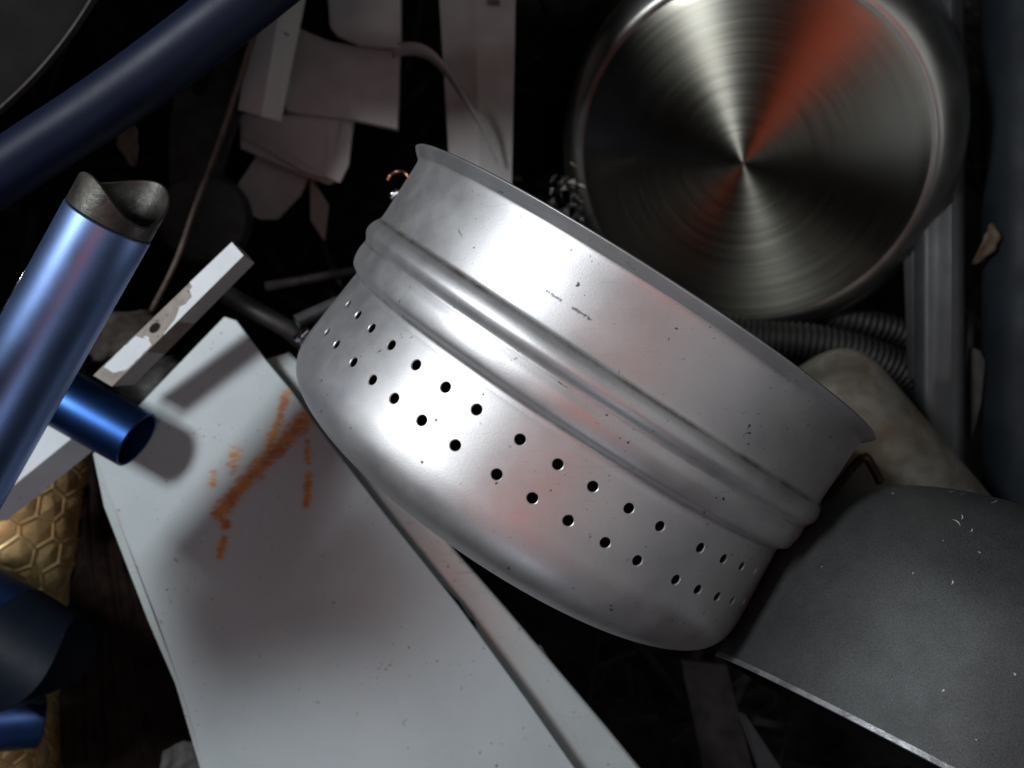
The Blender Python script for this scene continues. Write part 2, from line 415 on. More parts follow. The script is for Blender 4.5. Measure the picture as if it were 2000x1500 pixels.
    for inner in (False, True):
        b = len(V)
        for x, s in vs:
            ph = x/R0; r = float(np.interp(s, ss, rr)); sn = float(np.interp(s, ss, sN)); rn = float(np.interp(s, ss, rN))
            if inner: V.append(pt(s - sn*th, r - rn*th, ph)); NN.append(nv(-sn, -rn, ph))
            else: V.append(pt(s, r, ph)); NN.append(nv(sn, rn, ph))
        for f in ff:
            i, j, k = f[:3]
            nn = (V[b+j]-V[b+i]).cross(V[b+k]-V[b+i])
            f = [b+q for q in f]
            if nn.dot(NN[b+i]) < 0: f = f[::-1]
            F.append(tuple(f))
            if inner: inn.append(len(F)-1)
    for (ph, s) in holes:   # hole walls with a worn chamfer
        b = len(V)
        for k in range(K):
            c, sn_ = math.cos(2*math.pi*k/K), math.sin(2*math.pi*k/K)
            for rr_, dep in ((hw, 0), (hr, .00035), (hr, .00035), (hw, th)):
                x = R0*ph + rr_*c; sp = s + rr_*sn_; r = float(np.interp(sp, ss, rr)) - dep
                V.append(pt(sp, r, x/R0))
            q = x/R0
            inward = (a*(-sn_) + (-(n*math.sin(q)) + t*math.cos(q))*(-c))
            NN.append((inward*.6 + nv(0, 1, q)*.8).normalized()); NN.append((inward*.6 + nv(0, 1, q)*.8).normalized())
            NN.append(inward.normalized()); NN.append(inward.normalized())
        for k in range(K):
            k2 = (k+1) % K
            F.append((b+4*k, b+4*k+1, b+4*k2+1, b+4*k2)); F.append((b+4*k+2, b+4*k+3, b+4*k2+3, b+4*k2+2))
    body = meshobj('pot_body', V, F, M['alu'], root, True, None, NN)
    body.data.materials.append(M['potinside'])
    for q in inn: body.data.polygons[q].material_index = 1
    # dirt gathered in the creases, and small dark scrapes
    m = M['alu']; nt = m.node_tree; Lk = nt.links; bs = nt.nodes['Principled BSDF']; base = bs.inputs['Base Color'].links[0].from_socket
    g = node(nt, 'ShaderNodeNewGeometry'); pos = g.outputs['Position']
    sub = node(nt, 'ShaderNodeVectorMath', operation='SUBTRACT'); Lk.new(pos, sub.inputs[0]); sub.inputs[1].default_value = C
    dt = node(nt, 'ShaderNodeVectorMath', operation='DOT_PRODUCT'); Lk.new(sub.outputs[0], dt.inputs[0]); dt.inputs[1].default_value = a
    sv = dt.outputs['Value']; tot = None
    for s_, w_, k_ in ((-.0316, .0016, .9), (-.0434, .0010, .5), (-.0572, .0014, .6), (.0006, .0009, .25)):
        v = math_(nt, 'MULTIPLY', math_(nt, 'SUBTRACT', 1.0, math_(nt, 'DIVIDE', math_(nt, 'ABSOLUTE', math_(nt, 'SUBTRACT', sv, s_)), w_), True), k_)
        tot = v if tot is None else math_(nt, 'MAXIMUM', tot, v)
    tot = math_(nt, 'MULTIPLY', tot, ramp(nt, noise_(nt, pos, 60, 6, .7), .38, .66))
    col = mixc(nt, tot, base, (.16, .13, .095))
    def hit(x, y):
        best = None
        for i in range(0, len(P)-20):
            s_, r_ = P[i]
            for ph in np.linspace(-1.3, 1.3, 261):
                p = pt(s_, r_, ph); k = 1/((CAMZ-p.z)*.000625); d = (1000+p.x*k-x)**2 + (750-p.y*k-y)**2
                if best is None or d < best[0]: best = (d, p)
        return best[1]
    nz = noise_(nt, pos, 900, 4, .7); tot = None
    for (x0, y0, x1, y1, w_) in ((1120, 605, 1158, 622, .0010), (1068, 566, 1092, 586, .0009), (890, 450, 903, 464, .0004), (672, 862, 682, 838, .0008), (1088, 745, 1105, 755, .0004), (800, 560, 780, 590, .0004)):
        p, q = hit(x0, y0), hit(x1, y1); d = q-p; Ln = d.length; d = d.normalized()
        sb = node(nt, 'ShaderNodeVectorMath', operation='SUBTRACT'); Lk.new(pos, sb.inputs[0]); sb.inputs[1].default_value = p
        dd = node(nt, 'ShaderNodeVectorMath', operation='DOT_PRODUCT'); Lk.new(sb.outputs[0], dd.inputs[0]); dd.inputs[1].default_value = d
        h = math_(nt, 'MINIMUM', math_(nt, 'MAXIMUM', dd.outputs['Value'], 0.0), Ln)
        sc = node(nt, 'ShaderNodeVectorMath', operation='SCALE'); sc.inputs[0].default_value = d; Lk.new(h, sc.inputs[3])
        df = node(nt, 'ShaderNodeVectorMath', operation='SUBTRACT'); Lk.new(sb.outputs[0], df.inputs[0]); Lk.new(sc.outputs[0], df.inputs[1])
        ln = node(nt, 'ShaderNodeVectorMath', operation='LENGTH'); Lk.new(df.outputs[0], ln.inputs[0])
        v = math_(nt, 'SUBTRACT', 1.0, math_(nt, 'DIVIDE', ln.outputs['Value'], w_), True)
        tot = v if tot is None else math_(nt, 'MAXIMUM', tot, v)
    f = math_(nt, 'MULTIPLY', ramp(nt, math_(nt, 'ADD', tot, math_(nt, 'MULTIPLY', math_(nt, 'SUBTRACT', nz, .5), 3.0)), .4, .8), ramp(nt, tot, 0, .15), True)
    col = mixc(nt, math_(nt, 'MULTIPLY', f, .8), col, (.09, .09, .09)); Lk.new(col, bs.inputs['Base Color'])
    # brown bent strap at the right-hand side of the neck, copper one at the left
    zr = -.004
    path = catmull([W(1612, 978, zr-.01), W(1648, 934, zr-.004), W(1674, 903, zr), W(1690, 893, zr+.004), W(1704, 912, zr+.002), W(1719, 941, zr)], 6)
    v, f = sweep(path, lambda u, p: .0017*(1 + .5*abs(math.cos(p))), 12)
    h = meshobj('handle_strap', v, f, M['bracket'], root); h['label'] = 'brown bent handle strap at the right side of the rim'
    zl = -.03
    path = catmull([W(757, 352, zl), W(763, 342, zl), W(776, 335, zl+.003), W(790, 337, zl), W(800, 350, zl), W(806, 372, zl-.004)], 6)
    v, f = sweep(path, lambda u, p: .0008, 10)
    h = meshobj('handle_wire', v, f, M['copper'], root); h['label'] = 'orange bent wire sticking out behind the left of the rim'
    path = [W(764, 386, zl), W(768, 380, zl+.001), W(774, 376, zl+.001), W(790, 378, zl)]
    v, f = sweep(catmull(path, 4), lambda u, p: .0019, 12)
    meshobj('rivet', v, f, M['chrome'], root)
steamer()

# ================================================================== brushed stainless pan
def big_pan():
    n = Vector((-.352, -.46, 0)); n.z = math.sqrt(1 - n.x**2 - n.y**2)
    C = Vector((.1555, .149, -.15))
    root = thing('stainless_pan', C - n*.09, 'upturned stainless steel pan with a turned, ringed round base', 'pan')
    # s measured along +n (towards the viewer); base at s=0
    disc = [(.0036, .0002), (.0027, .02), (.0013, .05), (-.0003, .085), (-.0013, .105), (-.0017, .1110), (-.0024, .1128)]
    lathe('base_plate', disc, C, n, brushed(tuple(C), tuple(n)), root, 192, 50)
    prof = [(-.0024, .1127), (-.0022, .1145), (-.0018, .1165), (-.0030, .1195), (-.0070, .1245), (-.013, .1295), (-.022, .1335), (-.035, .1362), (-.055, .1385), (-.078, .1400), (-.086, .1405),
            (-.088, .1422), (-.090, .1425), (-.091, .1418), (-.0895, .139), (-.070, .1375), (-.02, .131), (-.004, .11), (-.004, .0002)]
    lathe('pan_wall', prof, C, n, M['panwall'], root, 192, 40)
M['panwall'] = surf('satin_steel', (.44, .44, .41), (.52, .52, .49), 16, 1, (.30, .40), .06, 900, 0, grain=.04, grime=(.30, .28, .22), grimeamt=.4)
big_pan()

# ================================================================== charcoal pan at the lower right
def grey_pan():
    az, el = rad(61), rad(-11.4)
    a = Vector((math.cos(az)*math.cos(el), math.sin(az)*math.cos(el), math.sin(el)))
    C = Vector((.1847, -.1673, .0545)); K_ = 1.05
    M['paninside'] = surf('near_black_inside', (.004, .004, .004), (.008, .008, .008), 60, 0, (.7, .9), 0, spec=.05)  # near black for the inner faces, darker than the outer coating
    root = thing('charcoal_pan', C + a*.05, 'large charcoal coated pan on its side with a thin scuffed bright rim', 'pan')
    pr = [(-.0002, .0980), (-.0006, .0990), (0, .1000)]
    ctrl = [(s*1.06, r_*K_) for s, r_ in [(0, .1000), (.02, .1002), (.045, .0995), (.060, .0970), (.075, .0905), (.087, .081), (.0955, .069), (.1015, .054), (.104, .03), (.1045, .0002)]]
    outer = [(p.x, p.y) for p in catmull([(s, r, 0) for s, r in ctrl], 6)]
    inner = [(s - .0016, max(r - .0014, .0002)) for s, r in outer[::-1]]
    inner = [(max(s, -.0002), r) for s, r in inner]
    rim = lathe('rim', [(.0012, .1053), (-.0006, .1055), (-.0009, .1049), (.0002, .1045)], C, a, M['rimedge'], root, 192, 60)
    import bmesh
    bm = bmesh.new(); bm.from_mesh(rim.data)
    bmesh.ops.delete(bm, geom=[f for f in bm.faces if f.calc_center_median().z < C.z - .03], context='FACES'); bm.to_mesh(rim.data); bm.free()
    body = lathe('pan_body', outer + inner, C, a, M['darkgrey'], root, 192, 40)
    # scuffs: short raised flakes of bare metal on the shoulder
    aa, n, t = frame(a); rnd = random.Random(5); V = []; F = []
    def surfpt(s, ph):
        r = float(np.interp(s, [o[0] for o in outer], [o[1] for o in outer])) + .00012
        return C + aa*s + (n*math.cos(ph) + t*math.sin(ph))*r
    marks = [((1865, 1015), 14, 60), ((1883, 1014), 9, 30), ((1858, 962), 10, 200), ((1880, 968), 9, 190), ((1940, 975), 12, 10), ((1745, 963), 6, 80), ((1868, 1142), 5, 10), ((1903, 1040), 6, 10)]
    for k in range(7): marks.append(((rnd.uniform(1600, 2000), rnd.uniform(1000, 1480)), rnd.uniform(1, 3), rnd.uniform(0, 360)))
    for (x, y), ln, ang in marks:
        best = None
        for s in np.linspace(.004, .1, 60):
            for ph in np.linspace(-1.4, 1.4, 90):
                p = surfpt(s, ph); k = 1/((CAMZ-p.z)*.000625); X = 1000+p.x*k; Y = 750-p.y*k
                d = (X-x)**2 + (Y-y)**2
                if best is None or d < best[0]: best = (d, s, ph)
        if best[0] > 200: continue
        _, s, ph = best; L_ = ln*.00016; cs, sn = math.cos(rad(ang)), math.sin(rad(ang)); b = len(V); m = 5
        for i in range(m):
            u = (i/(m-1)-.5)*2; w = .00022*(1-abs(u)**2*.7)*rnd.uniform(.6, 1.2); cu = .3*L_*(u*u-.5)
            for sg in (-1, 1): V.append(surfpt(s + (cs*u*L_ - sn*(sg*w+cu)), ph + (sn*u*L_ + cs*(sg*w+cu))/.09))
        for i in range(m-1): F.append((b+2*i, b+2*i+1, b+2*i+3, b+2*i+2))
    me = body.data; import bmesh
    bm = bmesh.new(); bm.from_mesh(me); vv = [bm.verts.new(v) for v in V]
    for f in F:
        q = bm.faces.new([vv[i] for i in f]); q.material_index = 1
    bm.to_mesh(me); bm.free(); me.materials.append(M['scuff']); me.materials.append(M['paninside'])
    for q in me.polygons:
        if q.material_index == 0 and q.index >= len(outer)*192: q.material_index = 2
M['rimedge'] = surf('bare_scuffed_rim', (.20, .21, .22), (.42, .43, .45), 120, .7, (.35, .5), .4, 900)
M['scuff'] = surf('bare_metal_scuff', (.5, .5, .48), (.6, .6, .58), 120, .2, (.5, .6), 0)
grey_pan()

# ================================================================== white enamel panel with folded flange
def panel():
    def z(x, y): return -.062 + (y-600)/900*.020
    root = thing('enamel_panel', W(650, 1100, -.07), 'pale enamelled steel panel with orange rust streaks and folded edge', 'metal panel')
    def Q(x, y, dz=0): return W(x, y, z(x, y)+dz)
    top = prism('top_sheet', [Q(183, 884), Q(325, 735), Q(438, 618), Q(462, 626), Q(520, 704), Q(570, 764), Q(640, 860), Q(748, 1000), Q(895, 1183), Q(1030, 1369), Q(1126, 1506), Q(1180, 1580), Q(430, 1580), Q(398, 1504), Q(376, 1421), Q(351, 1338), Q(307, 1212), Q(262, 1096), Q(219, 985)], .0012, M['enamel_rust'], root, .0005)
    # narrow lip along the left edge
    prism('edge_lip', [Q(181, 886, -.0016), Q(186, 884, -.0016), Q(220, 984, -.0016), Q(304, 1210, -.0016), Q(352, 1338, -.0016), Q(400, 1502, -.0016), Q(432, 1580, -.0016), Q(424, 1580, -.0016), Q(391, 1502, -.0016), Q(343, 1338, -.0016), Q(290, 1215, -.0016), Q(203, 990, -.0016)], .006, M['enamel'], root, .0003)
    # flange below the right edge, with an opening and a tab
    dz = -.013
    def R_(x, y): return Q(x, y, dz)
    V0 = [R_(448, 570), R_(560, 560), R_(700, 800), R_(872, 1062), R_(1060, 1275), R_(1248, 1505), R_(1310, 1580), R_(1110, 1580), R_(1040, 1480), R_(940, 1320), R_(800, 1130), R_(640, 920), R_(520, 760)]
    # split into quads so that the slot is a real hole
    def quad(n_, pts_): return prism(n_, [R_(*p) for p in pts_], .0010, M['enamel'], root, 0)
    VV = []; FF = []
    L_ = [(520, 700), (575, 768), (700, 950), (893, 1171), (905, 1182), (918, 1205), (926, 1226), (960, 1270), (1090, 1450), (1180, 1580)]
    Ls = [(895, 1180), (925, 1228)]
    Rt = [(560, 690), (672, 800), (800, 960), (885, 1078), (900, 1096), (920, 1118), (936, 1136), (985, 1192), (1178, 1420), (1310, 1580)]
    slot_r = {3: (893, 1171), 4: (908, 1178), 5: (921, 1196), 6: (929, 1219)}
    for i in range(len(L_)):
        l = slot_r.get(i, L_[i]); l2 = L_[i]
        if i not in slot_r: l = (L_[i][0]-18, L_[i][1]+8)
        VV.append(R_(*l)); VV.append(R_(*Rt[i]))
    for i in range(len(L_)-1): FF.append((2*i, 2*i+1, 2*i+3, 2*i+2))
    o = meshobj('flange', VV, FF, M['enamel'], root, False)
    sm = o.modifiers.new('solid', 'SOLIDIFY'); sm.thickness = .0012; sm.offset = 0
    # side wall between the top sheet and flange
    e = [(640, 860), (748, 1000), (895, 1183), (1030, 1369), (1126, 1506), (1180, 1580)]; e = [(520, 704), (570, 764)] + e
    VV = []; FF = []
    for i, p in enumerate(e):
        VV.append(Q(*p, -.0006)); VV.append(Q(p[0]-4, p[1]+3, dz))
    for i in range(len(e)-1): FF.append((2*i, 2*i+2, 2*i+3, 2*i+1))
    o = meshobj('fold', VV, FF, M['enamel'], root, False)
    sm = o.modifiers.new('solid', 'SOLIDIFY'); sm.thickness = .0008; sm.offset = -1
    # rolled outer edge of the flange
    v, f = sweep([R_(*p) + Vector((0, 0, -.0012)) for p in Rt], lambda u, p: .0013, 12)
    meshobj('rolled_edge', v, f, M['enamel'], root)
    tb = prism('tab', [Q(1046, 1258, dz-.003), Q(1056, 1262, dz-.003), Q(1068, 1280, dz-.003), Q(1075, 1296, dz-.003), Q(1060, 1286, dz-.003), Q(1042, 1264, dz-.003)], .0015, M['enamel'], root, .0004)
    tg = prism('tongue', [Q(895, 1172, dz+.0022), Q(903, 1172, dz+.0026), Q(928, 1208, dz-.001), Q(929, 1216, dz-.002), Q(915, 1205, dz-.001)], .0006, M['enamel'], root, .0002)
M['enamel_rust'] = surf('white_enamel_rusted', (.41, .47, .49), (.47, .53, .55), 14, 0, (.34, .44), .05, 700, 1.0, (.08, .07, .06), .05, (.50, .50, .48), .35, scratch=.08)
def zp(x, y): return -.062 + (y-600)/900*.020
def QP(x, y): return W(x, y, zp(x, y))
add_rust(M['enamel_rust'], [(QP(430, 1000), QP(485, 935), .0046, 1.6), (QP(485, 935), QP(600, 812), .0050, 1.25), (QP(560, 770), QP(535, 850), .0028, 1.2), (QP(535, 850), QP(505, 925), .0036, 1.2),
    (QP(428, 1000), QP(440, 1025), .0030, 1.5), (QP(438, 1050), QP(430, 1085), .0022, 1.2), (QP(600, 860), QP(600, 900), .0018, 1.0), (QP(603, 930), QP(598, 985), .0024, 1.2),
    (QP(462, 885), QP(455, 912), .0038, .8), (QP(418, 925), QP(414, 945), .0026, .7), (QP(222, 1005), QP(226, 1022), .0022, .9), (QP(254, 1098), QP(262, 1112), .0020, .9), (QP(610, 800), QP(585, 840), .0040, 1.0)])
panel()

# ================================================================== blue tubes
def blue_tubes():
    # large tube, upper left, end cut to a saddle
    zc = .072; E = W(213, 431, zc); B = W(-95, 985, zc-.016)
    a = (E - B).normalized(); L = (E - B).length; R = 84*px(zc)
    root = thing('large_blue_tube', E - a*.06, 'thick shiny blue metal tube with a grey saddle-cut end', 'metal tube')
    hollow('tube', B, a, L, R, .0016, M['blue'], root)
    aa, n, t = frame(a)
    cope = lambda p: .0125 + .0052*math.cos(2*(p - .30)) - .004*math.cos(p-.3) + .0015*math.sin(p)
    hollow('coped_collar', E + aa*.0003, a, .0, R*.985, .0015, M['collar'], root, None, cope, 120, 3)
    # short tube crossing below it
    zc = -.033; E = W(268, 860, zc); u = Vector((.872, -.485, .02)).normalized(); R = 58*px(zc)
    B = E - u*.075
    root = thing('short_blue_tube', B, 'short blue tube under the thick one, open end over the panel', 'metal tube')
    hollow('tube', B, u, .075, R, .0014, M['blue2'], root)
    # long dark tube across the top left corner
    P = [W(-90, 400, .03), W(60, 300, .035), W(180, 222, .04), W(300, 138, .045), W(440, 32, .05), W(560, -64, .055), W(700, -180, .06)]
    root = thing('long_navy_tube', P[3], 'long dark blue tube crossing the upper left corner', 'metal tube')
    v, f = sweep(catmull(P, 10), lambda u, p: .0128, 64)
    meshobj('tube', v, f, M['navy'], root)
    # dark sleeved tube at the lower left
    z1 = -.045; E = W(104, 1312, z1); u = Vector((.85, -.50, .06)).normalized(); R = 108*px(z1)
    B = E - u*.085
    root = thing('sleeved_blue_tube', B, 'navy tube ending in a black sleeve at the lower left corner', 'metal tube')
    hollow('tube', B, u, .050, R*.985, .0014, M['navy2'], root)
    hollow('dark_sleeve', B + u*.050, u, .030, R, .0016, M['grip'], root, None, lambda p: .004 + .008*math.cos(2*(p-.2)) + .004*math.sin(p), 96, 3)
    z2 = -.075; E = W(128, 1400, z2); u = Vector((.96, .10, .0)).normalized(); R = 52*px(z2)
    B = E - u*.07
    root = thing('lowest_blue_tube', B, 'blue tube end poking out beneath the black sleeve', 'metal tube')
    hollow('tube', B, u, .055, R, .0013, M['navy2'], root, None, lambda p: .012*math.cos(p-.4), 80, 3)
M['blue2'] = surf('deep_blue_anodised', (.022, .065, .20), (.028, .075, .23), 20, 1.0, (.38, .44), .05, 1500, 0, grain=.05)
M['navy2'] = surf('navy_anodised', (.010, .030, .10), (.014, .038, .12), 20, .7, (.34, .42), .05, 1500, 0, grain=.05)
blue_tubes()

# ================================================================== unseen slats added between window and panel for their shade
def slats():
    Lp = Vector((-.56, .31, .68))
    for i, (p, q, hp, hq, w) in enumerate((((330, 1190), (800, 920), .17, .22, .025), ((330, 1310), (900, 1165), .17, .235, .034))):
        def at(xy, h):
            P = W(xy[0], xy[1], -.05); return P + (Lp-P)*(h/(Lp.z-P.z))
        a, b = at(p, hp), at(q, hq); d = (b-a).normalized(); s = d.cross((Lp-a).normalized()).normalized()*w/2; up = Vector((0, 0, .004))
        V = [a-s, a+s, b+s, b-s, a-s+up, a+s+up, b+s+up, b-s+up]
        o = meshobj('shade_slat', V, [(0, 1, 2, 3), (4, 7, 6, 5), (0, 4, 5, 1), (1, 5, 6, 2), (2, 6, 7, 3), (3, 7, 4, 0)], M['leaf2'], None, False)
        tag(o, ('upper' if i == 0 else 'lower') + ' of two unseen slats added over the left side to shade the panel', 'slat', 'added shade slats over the panel')


# ================================================================== painted bars
def bars():
    z0, z1 = -.010, -.018
    root = thing('worn_white_bar', W(340, 615, z0), 'square bar with flaking white paint and a dark hole, above the panel', 'bar')
    A, B, Cc, D_ = W(453, 473, z0), W(476, 499, z0), W(219, 755, z1), W(182, 733, z1)
    Bs, Cs = W(498, 514, z0-.013), W(262, 752, z1-.013)
    def lerp(p, q, u): return p + (q-p)*u
    # cross-section block
    As = A + (Bs-B); Ds = D_ + (Bs-B)
    V = [A, B, Cc, D_, As, Bs, Cs, Ds]
    F = [(0, 3, 2, 1), (4, 5, 6, 7), (0, 1, 5, 4), (1, 2, 6, 5), (2, 3, 7, 6), (3, 0, 4, 7)]
    core = bevel(meshobj('bar_core', V, F, M['bareside'], root, False), .0004)
    # bare patch strip on top
    up = Vector((0, 0, .00025))
    def T(u, w): return lerp(lerp(A, D_, u), lerp(B, Cc, u), w)
    def sheet(name, rows, mat, lift):
        V = []; F = []
        for (u, w0, w1) in rows: V += [T(u, w0)+Vector((0, 0, lift)), T(u, w1)+Vector((0, 0, lift))]
        for i in range(len(rows)-1): F.append((2*i, 2*i+1, 2*i+3, 2*i+2))
        o = meshobj(name, V, F, mat, root, False); s = o.modifiers.new('s', 'SOLIDIFY'); s.thickness = .0002; s.offset = 1; return o
    rnd = random.Random(2)
    sheet('bare_patch', [(.30, .01, .99), (1.0, .01, .99)], M['bare'], .0001)
    rows = [(0.0, 0, 1), (.28, 0, 1)]
    for u, w in ((.30, .0), (.305, .25), (.33, .30), (.345, .62), (.40, .66), (.43, .55), (.46, .70), (.50, .85), (.56, .92), (.60, .96)): rows.append((u, w, 1))
    sheet('paint_layer', rows, M['paintwood'], .0003)
    rows = []
    for i in range(24):
        u = .66 + .27*i/23; w0 = max(0, .02 + .06*rnd.random() + (.35 if u < .69 else 0)); w1 = .96 - (.3 if u < .68 else 0) - .05*rnd.random() - (.35*(u-.88)/.05 if u > .88 else 0)
        rows.append((u, w0, w1))
    sheet('paint_layer', rows, M['paintwood'], .0003)
    # brown band on the side face
    def S(u, w): return lerp(lerp(B, Cc, u), lerp(Bs, Cs, u), w)
    nrm = (Cc-B).cross(Bs-B).normalized()
    if nrm.z < 0: nrm = -nrm
    V = [S(.50, .03)+nrm*.0002, S(.49, .97)+nrm*.0002, S(.74, .97)+nrm*.0002, S(.73, .03)+nrm*.0002]
    meshobj('brown_band', V, [(0, 1, 2, 3)], M['brownside'], root, False)
    # nail hole, its dark inside painted as a flat black oval
    c = T(.60, .42); V = []; K = 20
    ax = (D_-A).normalized(); bx = (B-A).normalized()
    for k in range(K): V.append(c + ax*(.0032*math.cos(2*math.pi*k/K)) + bx*(.0019*math.sin(2*math.pi*k/K)) + Vector((0, 0, .0006)))
    meshobj('nail_hole', V, [tuple(range(K))], M['black'], root, False)
    # second bar, lower left, running under the blue tubes
    z0 = -.050
    root = thing('second_white_bar', W(60, 920, z0), 'white painted bar end showing below the blue tubes at left', 'bar')
    A, B, Cc, D_ = W(82, 800, z0), W(150, 848, z0), W(-40, 1002, z0), W(-70, 930, z0)
    A2, B2, C2, D2 = [p + Vector((.006, -.007, -.014)) for p in (A, B, Cc, D_)]
    bevel(meshobj('bar', [A, B, Cc, D_, A2, B2, C2, D2], [(0, 3, 2, 1), (4, 5, 6, 7), (0, 1, 5, 4), (1, 2, 6, 5), (2, 3, 7, 6), (3, 0, 4, 7)], M['paintwood'], root, False), .0004)
    # chrome strip behind the thick tube
    root = thing('chrome_strip', W(30, 560, -.02), 'thin bright chrome strip beside the thick blue tube', 'strip')
    v, f = sweep([W(90, 470, -.02), W(38, 552, -.02), W(-30, 672, -.02)], lambda u, p: .0009, 10)
    meshobj('strip', v, f, M['chrome'], root)
bars()

# ================================================================== embossed brass vase
def brass():
    root = thing('embossed_brass_vase', W(20, 1200, -.09), 'brass vase embossed with a honeycomb pattern, left edge of the heap', 'vase')
    zc = -.135; C0 = W(30, 930, zc); C1 = W(-45, 1540, zc)
    a = (C1 - C0).normalized(); Ltot = (C1-C0).length + .03; C0 = C0 - a*.02
    aa, n, t = frame(a)
    rnd = np.random.RandomState(4); cell = .0152
    ctr = []
    for j in range(-2, 22):
        for i in range(-9, 10):
            x = (i + .5*(j % 2))*cell*1.0; y = j*cell*1.0
            ctr.append((x + rnd.uniform(-.15, .15)*cell, y + rnd.uniform(-.15, .15)*cell))
    ctr = np.array(ctr); amp = rnd.uniform(.7, 1.25, len(ctr))
    NU, NV = 300, 380; V = []; F = []
    phs = np.linspace(-1.9, 1.9, NU); sv = np.linspace(0, Ltot, NV)
    def Rf(s): return .0480 + .004*math.sin(s/Ltot*6.0+.3)
    for s in sv:
        R = Rf(s); X = phs*.048
        d = np.sqrt((X[:, None]-ctr[None, :, 0])**2 + ((s-ctr[None, :, 1])*.86)**2)
        o = np.argsort(d, 1)[:, :2]; d1 = d[np.arange(NU), o[:, 0]]; d2 = d[np.arange(NU), o[:, 1]]
        c1 = ctr[o[:, 0]]; c2 = ctr[o[:, 1]]; e = (d2**2-d1**2)/(2*np.linalg.norm(c1-c2, axis=1))   # distance to cell edge
        h = .0016*amp[o[:, 0]]*np.clip(e/(cell*.42), 0, 1)**.7 + np.where(e < .0008, .0011*(1-(e/.0008)**2), 0)
        for k, ph in enumerate(phs): V.append(C0 + aa*float(s) + (n*math.cos(ph)+t*math.sin(ph))*(R + float(h[k]) + .0022*noise.noise(Vector((float(ph)*2.2, float(s)*38, 2)))))
    for j in range(NV-1):
        for i in range(NU-1): F.append((j*NU+i, (j+1)*NU+i, (j+1)*NU+i+1, j*NU+i+1))
    o = meshobj('embossed_wall', V, F, M['brass'], root)
    o.modifiers.new('s', 'SOLIDIFY').thickness = -.001
brass()

# ================================================================== dark weathered plank
def plank():
    NU, NV = 160, 60; V = []; F = []
    P00, P10, P01, P11 = W(120, 860, -.125), W(330, 860, -.125), W(130, 1560, -.115), W(640, 1560, -.115)
    for j in range(NV):
        v = j/(NV-1)
        for i in range(NU):
            u = i/(NU-1)
            p = P00.lerp(P10, u).lerp(P01.lerp(P11, u), v)
            w = u*34 + .8*noise.noise(Vector((u*5, v*3, 0)))
            p.z += .0035*noise.noise(Vector((w, v*1.2, 1))) + .0010*noise.noise(Vector((w*3, v*4, 7)))
            V.append(p)
    for j in range(NV-1):
        for i in range(NU-1): F.append((j*NU+i, (j+1)*NU+i, (j+1)*NU+i+1, j*NU+i+1))
    o = meshobj('weathered_plank', V, F, M['wood']); tag(o, 'dark grooved weathered plank between the brass vase and the panel', 'plank')
    s = o.modifiers.new('s', 'SOLIDIFY'); s.thickness = .012; s.offset = -1
plank()

